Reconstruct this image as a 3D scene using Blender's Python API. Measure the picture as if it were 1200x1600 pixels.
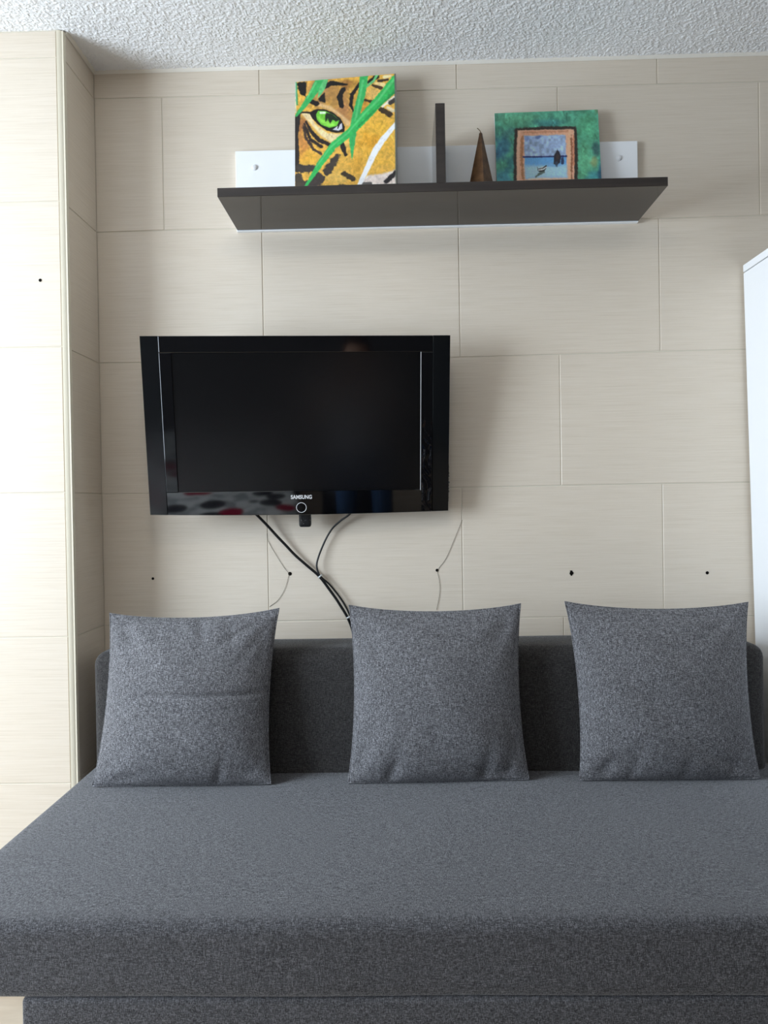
import bpy, bmesh, math, random
import numpy as np
from mathutils import Vector, Matrix

for o in list(bpy.data.objects):
    bpy.data.objects.remove(o)
S = bpy.context.scene
C = S.collection
random.seed(4)
RNG = np.random.default_rng(7)
R = math.radians

# ------------------------------------------------------------------ camera
def cam_matrix(yaw, pitch, roll):
    cy, sy = math.cos(yaw), math.sin(yaw)
    cp, sp = math.cos(pitch), math.sin(pitch)
    cr, sr = math.cos(roll), math.sin(roll)
    Rz = Matrix(((cy, -sy, 0), (sy, cy, 0), (0, 0, 1)))
    Rx = Matrix(((1, 0, 0), (0, cp, -sp), (0, sp, cp)))
    Ry = Matrix(((cr, 0, sr), (0, 1, 0), (-sr, 0, cr)))
    return Rz @ Rx @ Ry

M = cam_matrix(R(1.22102), R(-0.56895), R(0.91605))
cd = bpy.data.cameras.new('camera')
cam = bpy.data.objects.new('camera', cd)
C.objects.link(cam)
right, fwd, up = M.col[0], M.col[1], M.col[2]
cam.matrix_world = Matrix(((right[0], up[0], -fwd[0], 0.40903),
                           (right[1], up[1], -fwd[1], -2.33558),
                           (right[2], up[2], -fwd[2], 1.15296),
                           (0, 0, 0, 1)))
cd.sensor_fit = 'VERTICAL'
cd.sensor_height = 36.0
cd.lens = 36.0 * 1200.0 / 1600.0
cd.clip_start = 0.02
S.camera = cam

# ------------------------------------------------------------------ world, lights, exposure
W = bpy.data.worlds.new('daylight')
S.world = W
W.use_nodes = True
bg = W.node_tree.nodes['Background']
bg.inputs[0].default_value = (0.72, 0.85, 1.0, 1)
bg.inputs[1].default_value = 3.0

def area(name, loc, target, sx, sy, power, col):
    l = bpy.data.lights.new(name, 'AREA')
    l.shape = 'RECTANGLE'
    l.size, l.size_y = sx, sy
    l.energy = power
    l.color = col
    o = bpy.data.objects.new(name, l)
    C.objects.link(o)
    o.location = loc
    o.rotation_euler = (Vector(target) - Vector(loc)).to_track_quat('-Z', 'Z').to_euler()
    return o

# daylight entering through the window in the left-hand wall
area('window_daylight', (-2.36, -1.86, 1.42), (0, -1.80, 1.18), 1.3, 1.6, 127, (0.74, 0.865, 1.0))

S.view_settings.view_transform = 'Standard'
S.view_settings.look = 'None'
S.view_settings.gamma = 1.0
S.view_settings.use_curve_mapping = False
S.view_settings.exposure = 0.0
LAMP_POWER = 22.0

# ------------------------------------------------------------------ materials
def lin(r, g, b):
    f = lambda c: (c / 255 / 12.92) if c / 255 <= 0.04045 else ((c / 255 + 0.055) / 1.055) ** 2.4
    return (f(r), f(g), f(b), 1.0)

def new_mat(name, col=(0.5, 0.5, 0.5, 1), rough=0.5, spec=0.5, metal=0.0):
    m = bpy.data.materials.new(name)
    m.use_nodes = True
    b = m.node_tree.nodes['Principled BSDF']
    b.inputs['Base Color'].default_value = col
    b.inputs['Roughness'].default_value = rough
    b.inputs['Specular IOR Level'].default_value = spec
    b.inputs['Metallic'].default_value = metal
    return m, m.node_tree, b

def node(nt, kind, **kw):
    n = nt.nodes.new(kind)
    for k, v in kw.items():
        setattr(n, k, v)
    return n

def coords(nt, scale):
    tc = node(nt, 'ShaderNodeTexCoord')
    mp = node(nt, 'ShaderNodeMapping')
    mp.inputs['Scale'].default_value = scale
    nt.links.new(tc.outputs['Object'], mp.inputs['Vector'])
    return mp.outputs['Vector']

def noise(nt, scale3, scale=1.0, detail=3.0, rough=0.55):
    n = node(nt, 'ShaderNodeTexNoise')
    n.inputs['Scale'].default_value = scale
    n.inputs['Detail'].default_value = detail
    n.inputs['Roughness'].default_value = rough
    nt.links.new(coords(nt, scale3), n.inputs['Vector'])
    return n.outputs['Fac']

def ramp(nt, fac, stops):
    r = node(nt, 'ShaderNodeValToRGB')
    e = r.color_ramp.elements
    while len(e) < len(stops):
        e.new(0.5)
    for i, (p, c) in enumerate(stops):
        e[i].position = p
        e[i].color = c
    nt.links.new(fac, r.inputs['Fac'])
    return r.outputs['Color']

def bump(nt, b, height, strength, dist):
    n = node(nt, 'ShaderNodeBump')
    n.inputs['Strength'].default_value = strength
    n.inputs['Distance'].default_value = dist
    nt.links.new(height, n.inputs['Height'])
    nt.links.new(n.outputs['Normal'], b.inputs['Normal'])

def mix(nt, fac, a, b, mode='MIX'):
    n = node(nt, 'ShaderNodeMix', data_type='RGBA', blend_type=mode)
    for s, v in ((n.inputs[0], fac), (n.inputs[6], a), (n.inputs[7], b)):
        if hasattr(v, 'is_linked'):
            nt.links.new(v, s)
        else:
            s.default_value = v
    return n.outputs[2]

def tile_material():
    m, nt, b = new_mat('linen_tile', rough=0.30, spec=0.5)
    a = noise(nt, (6, 6, 430), 1.0, 3.0, 0.65)
    c = noise(nt, (1.6, 1.6, 70), 1.0, 2.0, 0.5)
    col = ramp(nt, a, [(0.28, lin(213, 199, 180)), (0.48, lin(222, 209, 191)), (0.72, lin(227, 215, 199))])
    col2 = ramp(nt, c, [(0.3, (0.98, 0.977, 0.974, 1)), (0.7, (1, 1, 1, 1))])
    nt.links.new(mix(nt, 1.0, col, col2, 'MULTIPLY'), b.inputs['Base Color'])
    bump(nt, b, a, 0.22, 0.0012)
    return m

def fabric(name, dark, mid, light, scale=430.0, sheen=0.22):
    m, nt, b = new_mat(name, rough=0.95, spec=0.12)
    b.inputs['Sheen Weight'].default_value = sheen
    b.inputs['Sheen Roughness'].default_value = 0.42
    a = noise(nt, (1.0, 1.0, 1.0), scale, 2.0, 0.6)
    v = noise(nt, (scale * 1.6, scale * 0.25, scale * 0.25), 1.0, 1.0)
    h = noise(nt, (scale * 0.22, scale * 1.5, scale * 1.5), 1.0, 1.0)
    add = node(nt, 'ShaderNodeMath', operation='ADD')
    nt.links.new(v, add.inputs[0]); nt.links.new(h, add.inputs[1])
    add2 = node(nt, 'ShaderNodeMath', operation='MULTIPLY_ADD')
    nt.links.new(add.outputs[0], add2.inputs[0]); add2.inputs[1].default_value = 0.3
    mul = node(nt, 'ShaderNodeMath', operation='MULTIPLY')
    nt.links.new(a, mul.inputs[0]); mul.inputs[1].default_value = 0.4
    nt.links.new(mul.outputs[0], add2.inputs[2])
    col = ramp(nt, add2.outputs[0], [(0.38, dark), (0.5, mid), (0.62, light)])
    nt.links.new(col, b.inputs['Base Color'])
    nt.links.new(ramp(nt, add2.outputs[0], [(0.40, (0.25, 0.25, 0.26, 1)), (0.5, (0.8, 0.8, 0.82, 1)), (0.60, (1, 1, 1, 1))]), b.inputs['Sheen Tint'])
    bump(nt, b, add2.outputs[0], 0.5, 0.0015)
    return m

M_TILE = tile_material()
M_GROUT, nt, b = new_mat('grout', lin(214, 205, 188), 0.85, 0.2)
M_TRIM, nt, b = new_mat('cream_plastic', lin(222, 213, 192), 0.6, 0.25)
M_CAULK, nt, b = new_mat('caulk', lin(240, 234, 222), 0.6, 0.3)
M_CEIL, nt, b = new_mat('popcorn_plaster', lin(244, 244, 244), 0.9, 0.2)
bump(nt, b, noise(nt, (1, 1, 1), 210.0, 2.0, 0.6), 0.5, 0.003)
M_PAINT, nt, b = new_mat('white_paint', lin(226, 224, 218), 0.7, 0.3)
M_DARKWALL, nt, b = new_mat('grey_wall_paint', lin(98, 96, 96), 0.7, 0.3)
M_FLOOR, nt, b = new_mat('beige_floor_tile', lin(196, 178, 156), 0.35, 0.5)
nt.links.new(ramp(nt, noise(nt, (3, 14, 3), 1.0, 4.0), [(0.3, lin(176, 154, 130)), (0.7, lin(208, 192, 170))]), b.inputs['Base Color'])
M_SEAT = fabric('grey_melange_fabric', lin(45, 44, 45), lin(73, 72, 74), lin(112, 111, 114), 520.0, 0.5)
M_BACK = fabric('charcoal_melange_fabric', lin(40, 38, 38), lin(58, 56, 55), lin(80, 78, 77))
M_PILLOW = fabric('pillow_melange_fabric', lin(60, 59, 61), lin(102, 101, 103), lin(150, 149, 152), 420.0)
M_WENGE, nt, b = new_mat('dark_wenge_laminate', lin(54, 47, 42), 0.09, 0.5)
nt.links.new(ramp(nt, noise(nt, (3, 60, 60), 1.0, 4.0), [(0.3, lin(38, 31, 27)), (0.7, lin(50, 42, 37))]), b.inputs['Base Color'])
M_WHITE, nt, b = new_mat('white_laminate', lin(247, 248, 249), 0.4, 0.4)
M_CAP, nt, b = new_mat('white_plastic_cap', lin(228, 228, 228), 0.4, 0.5)
M_GLOSS, nt, b = new_mat('piano_black', lin(5, 5, 7), 0.06, 0.5)
M_CHIN, nt, b = new_mat('piano_black_chin', lin(5, 5, 7), 0.04, 1.0)
M_SIDE, nt, b = new_mat('dark_gloss_side', lin(9, 11, 13), 0.12, 0.5)
M_SCREEN, nt, b = new_mat('lcd_screen', lin(5, 5, 6), 0.2, 0.45)
M_HOUSING, nt, b = new_mat('black_plastic', lin(22, 22, 24), 0.45, 0.4)
bump(nt, b, noise(nt, (1, 1, 1), 400.0), 0.2, 0.001)
M_NECK, nt, b = new_mat('speckled_black_plastic', lin(24, 25, 28), 0.3, 0.5)
nt.links.new(ramp(nt, noise(nt, (1, 1, 1), 160.0, 1.0), [(0.62, lin(20, 21, 24)), (0.74, lin(105, 108, 112))]), b.inputs['Base Color'])
M_METAL, nt, b = new_mat('bracket_steel', lin(40, 40, 42), 0.4, 0.5, 0.8)
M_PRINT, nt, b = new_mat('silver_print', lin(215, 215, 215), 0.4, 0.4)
M_RUBBER, nt, b = new_mat('black_cable_sheath', lin(15, 15, 17), 0.4, 0.4)
M_TIE, nt, b = new_mat('clear_tie', lin(205, 208, 208), 0.35, 0.5)
M_WIRE, nt, b = new_mat('thin_brown_wire', lin(88, 78, 62), 0.5, 0.4)
M_HOLE, nt, b = new_mat('hole_black', lin(18, 15, 12), 0.9, 0.1)
M_CANDLE, nt, b = new_mat('brown_wax', lin(98, 70, 44), 0.45, 0.4)
nt.links.new(ramp(nt, noise(nt, (1, 1, 1), 45.0, 3.0), [(0.3, lin(70, 46, 28)), (0.7, lin(116, 84, 54))]), b.inputs['Base Color'])
M_WICK, nt, b = new_mat('wick_cotton', lin(150, 132, 105), 0.9, 0.1)
M_CANVAS, nt, b = new_mat('canvas_edge', lin(205, 204, 196), 0.8, 0.2)
M_LAMP, nt, b = new_mat('lamp_glass', lin(250, 245, 235), 0.4, 0.4)
b.inputs['Emission Color'].default_value = (1.0, 0.90, 0.74, 1)

def painted(name, rough):
    m, nt, b = new_mat(name, rough=rough, spec=0.4)
    a = node(nt, 'ShaderNodeVertexColor', layer_name='paint')
    nt.links.new(a.outputs['Color'], b.inputs['Base Color'])
    bump(nt, b, noise(nt, (1, 1, 1), 160.0, 3.0), 0.25, 0.0015)
    return m
M_TIGER = painted('tiger_acrylic', 0.5)
M_BOAT = painted('boat_acrylic', 0.5)

# ------------------------------------------------------------------ object helpers
def link(name, me, mat=None, parent=None, smooth=False):
    o = bpy.data.objects.new(name, me)
    C.objects.link(o)
    if mat is not None and not me.materials:
        me.materials.append(mat)
    if parent is not None:
        o.parent = parent
    if smooth:
        for p in me.polygons:
            p.use_smooth = True
    return o

def tag(o, label=None, cat=None, group=None, kind=None):
    for k, v in (('label', label), ('category', cat), ('group', group), ('kind', kind)):
        if v:
            o[k] = v
    return o

def thing(name, label, cat, loc=(0, 0, 0), group=None):
    o = bpy.data.objects.new(name, None)
    C.objects.link(o)
    o.empty_display_size = 0.05
    o.location = loc
    return tag(o, label, cat, group)

def pydata(name, verts, faces):
    me = bpy.data.meshes.new(name)
    me.from_pydata([tuple(v) for v in verts], [], faces)
    me.update()
    return me

def bm_mesh(name, bm):
    bmesh.ops.recalc_face_normals(bm, faces=bm.faces)
    me = bpy.data.meshes.new(name)
    bm.to_mesh(me)
    bm.free()
    return me

def add_box(bm, x0, x1, y0, y1, z0, z1, bev=0.0, seg=2):
    t = bmesh.new()
    bmesh.ops.create_cube(t, size=1.0)
    bmesh.ops.scale(t, vec=(x1 - x0, y1 - y0, z1 - z0), verts=t.verts)
    bmesh.ops.translate(t, vec=((x0 + x1) / 2, (y0 + y1) / 2, (z0 + z1) / 2), verts=t.verts)
    if bev > 0:
        bmesh.ops.bevel(t, geom=list(t.edges), offset=bev, segments=seg, profile=0.5, affect='EDGES')
    tmp = bpy.data.meshes.new('tmp')
    t.to_mesh(tmp); t.free()
    bm.from_mesh(tmp)
    bpy.data.meshes.remove(tmp)

def box(name, b6, mat, parent=None, bev=0.0, seg=2, smooth=False, off=(0, 0, 0)):
    bm = bmesh.new()
    x0, x1, y0, y1, z0, z1 = b6
    add_box(bm, x0 - off[0], x1 - off[0], y0 - off[1], y1 - off[1], z0 - off[2], z1 - off[2], bev, seg)
    o = link(name, bm_mesh(name, bm), mat, parent, smooth)
    if parent is None:
        o.location = off
    return o

def catmull(P, n):
    P = [Vector(p) for p in P]
    Q = [P[0] * 2 - P[1]] + P + [P[-1] * 2 - P[-2]]
    out = []
    for i in range(1, len(Q) - 2):
        for k in range(n):
            t = k / n
            a, b_, c, d = Q[i - 1], Q[i], Q[i + 1], Q[i + 2]
            out.append(0.5 * ((2 * b_) + (c - a) * t + (2 * a - 5 * b_ + 4 * c - d) * t * t + (3 * b_ - a - 3 * c + d) * t ** 3))
    out.append(P[-1])
    return out

def tube_mesh(name, P, rad, sides=8, n=5):
    Q = catmull(P, n) if n > 1 else [Vector(p) for p in P]
    V, F = [], []
    ref = Vector((0, 1, 0.001))
    for i, p in enumerate(Q):
        t = (Q[min(i + 1, len(Q) - 1)] - Q[max(i - 1, 0)]).normalized()
        a = t.cross(ref)
        if a.length < 1e-4:
            a = t.cross(Vector((1, 0, 0)))
        a.normalize()
        b_ = t.cross(a)
        for k in range(sides):
            w = 2 * math.pi * k / sides
            V.append(p + rad * (math.cos(w) * a + math.sin(w) * b_))
    for i in range(len(Q) - 1):
        for k in range(sides):
            k2 = (k + 1) % sides
            F.append((i * sides + k, i * sides + k2, (i + 1) * sides + k2, (i + 1) * sides + k))
    F.append(tuple(range(sides))[::-1])
    F.append(tuple((len(Q) - 1) * sides + k for k in range(sides)))
    me = pydata(name, V, F)
    for p in me.polygons:
        p.use_smooth = True
    return me

def lathe_mesh(name, prof, seg=24, axis='z'):
    V, F = [], []
    for r, h in prof:
        for k in range(seg):
            w = 2 * math.pi * k / seg
            x, y = r * math.cos(w), r * math.sin(w)
            V.append((x, y, h) if axis == 'z' else (x, -h, y))
    for i in range(len(prof) - 1):
        for k in range(seg):
            k2 = (k + 1) % seg
            F.append((i * seg + k, i * seg + k2, (i + 1) * seg + k2, (i + 1) * seg + k))
    F.append(tuple(range(seg))[::-1])
    F.append(tuple((len(prof) - 1) * seg + k for k in range(seg)))
    me = pydata(name, V, F)
    bm = bmesh.new(); bm.from_mesh(me)
    bmesh.ops.recalc_face_normals(bm, faces=bm.faces)
    bm.to_mesh(me); bm.free()
    return me

# ------------------------------------------------------------------ the room shell
H = 2.485
XL, XR, YF = -2.42, 2.35, -4.6

wall_back = box('wall_back', (-0.56, XR, 0.0016, 0.12, 0, H), M_GROUT); tag(wall_back, kind='structure')
bm = bmesh.new()
add_box(bm, XL - 0.1, -0.5090, -0.2055, 0.12, 0, H)
add_box(bm, XL - 0.1, -0.5262, -0.2088, -0.2055, 0, H)
add_box(bm, -0.5090, -0.5061, -0.1970, 0.0016, 0, H)
wall_left = link('wall_left', bm_mesh('wall_left', bm), M_GROUT); tag(wall_left, kind='structure')
floor = box('floor', (XL - 0.1, XR + 0.1, YF - 0.1, 0.12, -0.08, 0), M_FLOOR); tag(floor, kind='structure')

# ceiling: a lumpy popcorn patch where the photograph looks, flat with fine relief beyond it
def value_noise(nx, ny, cell):
    gx, gy = int(nx / cell) + 3, int(ny / cell) + 3
    g = RNG.random((gx, gy))
    x = np.arange(nx)[:, None] / cell
    y = np.arange(ny)[None, :] / cell
    xi, yi = x.astype(int), y.astype(int)
    fx, fy = x - xi, y - yi
    fx, fy = fx * fx * (3 - 2 * fx), fy * fy * (3 - 2 * fy)
    return (g[xi, yi] * (1 - fx) * (1 - fy) + g[xi + 1, yi] * fx * (1 - fy)
            + g[xi, yi + 1] * (1 - fx) * fy + g[xi + 1, yi + 1] * fx * fy)

def ceiling_mesh():
    x0, x1, y0, y1, st = -1.0, 1.7, -0.62, 0.0, 0.003
    nx, ny = int(round((x1 - x0) / st)) + 1, int(round((y1 - y0) / st)) + 1
    h = value_noise(nx, ny, 1.3) * 0.6 + value_noise(nx, ny, 2.1) * 0.55
    h = np.clip((h - 0.48) * 2.4, 0, 1) ** 0.8
    edge = np.ones((nx, ny)); edge[[0, -1], :] = 0; edge[:, [0, -1]] = 0
    h *= edge
    X, Y = np.meshgrid(np.linspace(x0, x1, nx), np.linspace(y0, y1, ny), indexing='ij')
    V = np.stack([X, Y, H - 0.0019 * h], -1).reshape(-1, 3)
    idx = np.arange(nx * ny).reshape(nx, ny)
    Fq = np.stack([idx[:-1, :-1], idx[:-1, 1:], idx[1:, 1:], idx[1:, :-1]], -1).reshape(-1, 4)
    base = len(V)
    a, b_, c, d = XL - 0.1, XR + 0.1, YF - 0.1, 0.12
    extra = np.array([(a, c, H), (b_, c, H), (b_, d, H), (a, d, H),
                      (a, c, H + 0.1), (b_, c, H + 0.1), (b_, d, H + 0.1), (a, d, H + 0.1),
                      (x0, y0, H), (x1, y0, H), (x1, y1, H), (x0, y1, H)])
    V = np.concatenate([V, extra])
    e = base
    rest = [(e + 0, e + 8, e + 9, e + 1), (e + 1, e + 9, e + 10, e + 2), (e + 2, e + 10, e + 11, e + 3), (e + 3, e + 11, e + 8, e + 0),
            (e + 4, e + 5, e + 6, e + 7), (e + 0, e + 1, e + 5, e + 4), (e + 1, e + 2, e + 6, e + 5), (e + 2, e + 3, e + 7, e + 6), (e + 3, e + 0, e + 4, e + 7)]
    me = bpy.data.meshes.new('ceiling')
    me.from_pydata(V.tolist(), [], Fq.tolist() + rest)
    me.update()
    return me
ceiling = link('ceiling', ceiling_mesh(), M_CEIL); tag(ceiling, kind='structure')

# the walls behind and beside the photographer, with the openings the daylight comes through
def wall_with_hole(name, axis, pos, lo, hi, hole, mat):
    bm = bmesh.new()
    a0, a1, z0, z1 = hole
    for (p, q, r, s) in ((lo, a0, 0, H), (a1, hi, 0, H), (a0, a1, 0, z0), (a0, a1, z1, H)):
        if q - p < 1e-3 or s - r < 1e-3:
            continue
        if axis == 'x':
            add_box(bm, pos - 0.1, pos, p, q, r, s)
        else:
            add_box(bm, p, q, pos - 0.1, pos, r, s)
    o = link(name, bm_mesh(name, bm), mat)
    return tag(o, kind='structure')
wall_with_hole('wall_window_side', 'x', XL, YF, -0.21, (-2.60, -1.12, 0.40, 2.32), M_PAINT)
tag(box('wall_front', (XL, XR, YF - 0.1, YF, 0, H), M_DARKWALL), kind='structure')
tag(box('wall_right', (XR, XR + 0.1, YF, 0.12, 0, H), M_DARKWALL), kind='structure')

M_GLASS = bpy.data.materials.new('window_glass'); M_GLASS.use_nodes = True
nt = M_GLASS.node_tree; nt.nodes.clear()
out = node(nt, 'ShaderNodeOutputMaterial'); tr = node(nt, 'ShaderNodeBsdfTransparent'); gl = node(nt, 'ShaderNodeBsdfGlossy'); mx = node(nt, 'ShaderNodeMixShader')
gl.inputs['Roughness'].default_value = 0.02
mx.inputs[0].default_value = 0.06
nt.links.new(tr.outputs[0], mx.inputs[1]); nt.links.new(gl.outputs[0], mx.inputs[2]); nt.links.new(mx.outputs[0], out.inputs[0])

def window(name, axis, pos, a0, a1, z0, z1):
    w = tag(bpy.data.objects.new(name, None), kind='structure'); C.objects.link(w)
    t = 0.05
    def bx(n, p, q, r, s, d0, d1, m):
        b6 = (pos + d0, pos + d1, p, q, r, s) if axis == 'x' else (p, q, pos + d0, pos + d1, r, s)
        return box(n, b6, m, w, 0.004, 1)
    bx('frame_rail', a0, a1, z0, z0 + t, -0.09, -0.04, M_WHITE); bx('frame_rail', a0, a1, z1 - t, z1, -0.09, -0.04, M_WHITE)
    mid = (a0 + a1) / 2
    for p in (a0, mid - t / 2, a1 - t):
        bx('frame_stile', p, p + t, z0 + t, z1 - t, -0.09, -0.04, M_WHITE)
    bx('pane', a0 + t, mid - t / 2, z0 + t, z1 - t, -0.068, -0.062, M_GLASS)
    bx('pane', mid + t / 2, a1 - t, z0 + t, z1 - t, -0.068, -0.062, M_GLASS)
window('window_1', 'x', XL, -2.60, -1.12, 0.40, 2.32)

# ------------------------------------------------------------------ wall tiles, one by one
def interp(P):
    xs, zs = zip(*P)
    return lambda x: float(np.interp(x, xs, zs))
G = 0.0026            # joint width
HL = [interp([(-0.51, 2.4035), (-0.30, 2.4015), (0.0, 2.4018), (1.2, 2.4015), (1.5, 2.3996)]),
      interp([(-0.51, 1.9973), (-0.30, 1.9996), (-0.08, 1.9980), (1.2, 2.0001), (1.5, 2.0019)]),
      interp([(-0.51, 1.5990), (-0.38, 1.5966), (0.6, 1.5943), (0.9, 1.5970), (1.2, 1.6015), (1.5, 1.6021)]),
      interp([(-0.51, 1.1983), (-0.36, 1.1975), (0.6, 1.1999), (0.9, 1.2018), (1.2, 1.2016), (1.5, 1.2025)]),
      interp([(-0.51, 0.7946), (0.03, 0.8020), (0.8, 0.8040), (1.5, 0.7982)]),
      interp([(-0.51, 0.4), (1.5, 0.4)])]
top_l = lambda x: H - 0.003
bot_l = lambda x: 0.0
VA = {0: [0.0012, 0.5990, 1.2003, 1.8], 1: [-0.297, 0.300, 0.9015, 1.5015, 2.1], 2: [0.0012, 0.5982, 1.1995, 1.8],
      3: [-0.297, 0.298, 0.8970, 1.498, 2.1], 4: [0.0030, 0.5955, 1.2005, 1.8], 5: [-0.297, 0.300, 0.8985, 1.5, 2.1], 6: [0.002, 0.6, 1.2, 1.8]}
EDGES = [top_l] + HL + [bot_l]

def tile_mesh(quad, depth=0.0018, ch=0.0009):
    """quad: 4 corners (a, z) anticlockwise in the wall's own plane; front at 0, back at +depth."""
    c = np.mean(quad, axis=0)
    ins = [(q[0] + ch * (1 if q[0] < c[0] else -1), q[1] + ch * (1 if q[1] < c[1] else -1)) for q in quad]
    V = [(q[0], depth, q[1]) for q in quad] + [(q[0], ch * 0.8, q[1]) for q in quad] + [(q[0], 0, q[1]) for q in ins]
    F = [(8, 9, 10, 11)]
    for i in range(4):
        j = (i + 1) % 4
        F += [(i, j, j + 4, i + 4), (i + 4, j + 4, j + 8, i + 8)]
    return V, F

def add_tile(parent, quad, xf, depth=0.0018):
    V, F = tile_mesh(quad, depth)
    dy = random.uniform(-0.0003, 0.0003)
    me = pydata('tile', [xf(a, y + dy, z) for a, y, z in V], F)
    return link('tile', me, M_TILE, parent)

for r in range(7):
    et, eb = EDGES[r], EDGES[r + 1]
    xs = [-0.5048] + VA[r] + [XR]
    for x0, x1 in zip(xs[:-1], xs[1:]):
        a = x0 + (0.0012 if x0 == -0.5048 else G / 2)
        b_ = x1 - G / 2
        g0 = 0 if r == 0 else G / 2
        g1 = 0 if r == 6 else G / 2
        add_tile(wall_back, [(a, eb(a) + g1), (b_, eb(b_) + g1), (b_, et(b_) - g0), (a, et(a) - g0)], lambda u, y, z: (u, y, z))

PF = [H - 0.003, 2.4085, 2.011, 1.607, 1.201, 0.797, 0.386, 0.0]       # joints on the pier's front
PS = [H - 0.003, 2.402, 1.998, 1.598, 1.199, 0.797, 0.40, 0.0]         # joints on the pier's side
for k in range(7):
    for x0, x1 in ((-0.5255 - 0.6, -0.5255), (-0.5255 - 1.2, -0.5255 - 0.6), (-2.42, -0.5255 - 1.2)):
        add_tile(wall_left, [(x0 + G / 2, PF[k + 1] + G / 2), (x1 - G / 2, PF[k + 1] + G / 2), (x1 - G / 2, PF[k] - G / 2), (x0 + G / 2, PF[k] - G / 2)],
                 lambda u, y, z: (u, y - 0.2104, z))
    add_tile(wall_left, [(-0.1975, PS[k + 1] + G / 2), (-0.0012, PS[k + 1] + G / 2), (-0.0012, PS[k] - G / 2), (-0.1975, PS[k] - G / 2)],
             lambda u, y, z: (-0.5045 - y, u, z))

# rounded cream corner profile on the pier's edge
prof = []
for k in range(9):
    w = math.pi / 2 * k / 8
    prof.append((-0.5245 + 0.0205 * math.sin(w) * 1.0, -0.1985 - 0.0135 * math.cos(w)))
prof = [(-0.5245, -0.2085), (-0.5245, -0.212)] + prof[1:] + [(-0.5065, -0.1985), (-0.5065, -0.2085)]
n = len(prof)
V = [(x, y, 0.0) for x, y in prof] + [(x, y, H - 0.002) for x, y in prof]
F = [(i, (i + 1) % n, n + (i + 1) % n, n + i) for i in range(n)] + [tuple(range(n))[::-1], tuple(range(n, 2 * n))]
bm = bmesh.new(); bm.from_mesh(pydata('t', V, F))
t1 = link('trim_1', bm_mesh('trim_1', bm), M_TRIM); tag(t1, kind='structure')

def caulk(name, p, q, inward):
    p, q, w = Vector(p), Vector(q), Vector(inward)
    s = 0.0085
    V = []
    for e in (p, q):
        V += [e, e + w * s, e + w * s * 0.5 - Vector((0, 0, s * 0.55)), e - Vector((0, 0, s))]
    me = pydata(name, V, [(0, 1, 5, 4), (1, 2, 6, 5), (2, 3, 7, 6), (3, 0, 4, 7), (0, 3, 2, 1), (4, 5, 6, 7)])
    tag(link(name, me, M_CAULK), kind='structure')
caulk('trim_2', (-0.504, -0.0008, H), (XR, -0.0008, H), (0, -1, 0))
caulk('trim_3', (-0.5037, -0.2, H), (-0.5037, 0, H), (1, 0, 0))

# drill holes left in the tiles (dark discs painted for their shaded insides), children of the walls
def hole(parent, x, y, z, r, ragged=0.0):
    k = 14
    V, F = [], []
    for i in range(k):
        w = 2 * math.pi * i / k
        rr = r * (1 + ragged * random.uniform(-0.4, 0.9))
        sx = 0.72 if ragged else 1.0
        for s, d in ((1.18, -0.0002), (1.0, -0.0006), (0.85, -0.0004)):
            V.append((x + rr * s * sx * math.cos(w), y + d, z + rr * s * math.sin(w)))
    for i in range(k):
        j = (i + 1) % k
        F += [(i * 3, j * 3, j * 3 + 1, i * 3 + 1), (i * 3 + 1, j * 3 + 1, j * 3 + 2, i * 3 + 2)]
    F.append(tuple(i * 3 + 2 for i in range(k)))
    link('drill_hole', pydata('drill_hole', V, F), M_HOLE, parent)
hole(wall_back, -0.352, -0.0005, 0.937, 0.0035)
hole(wall_back, 0.0690, -0.0005, 0.9460, 0.0048)
hole(wall_back, 0.5179, -0.0005, 0.9502, 0.0040)
hole(wall_back, 0.9243, -0.0005, 0.9367, 0.0062, 0.45)
hole(wall_back, 1.3317, -0.0005, 0.9309, 0.0042)
hole(wall_left, -0.5836, -0.2109, 1.7924, 0.0038)

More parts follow.
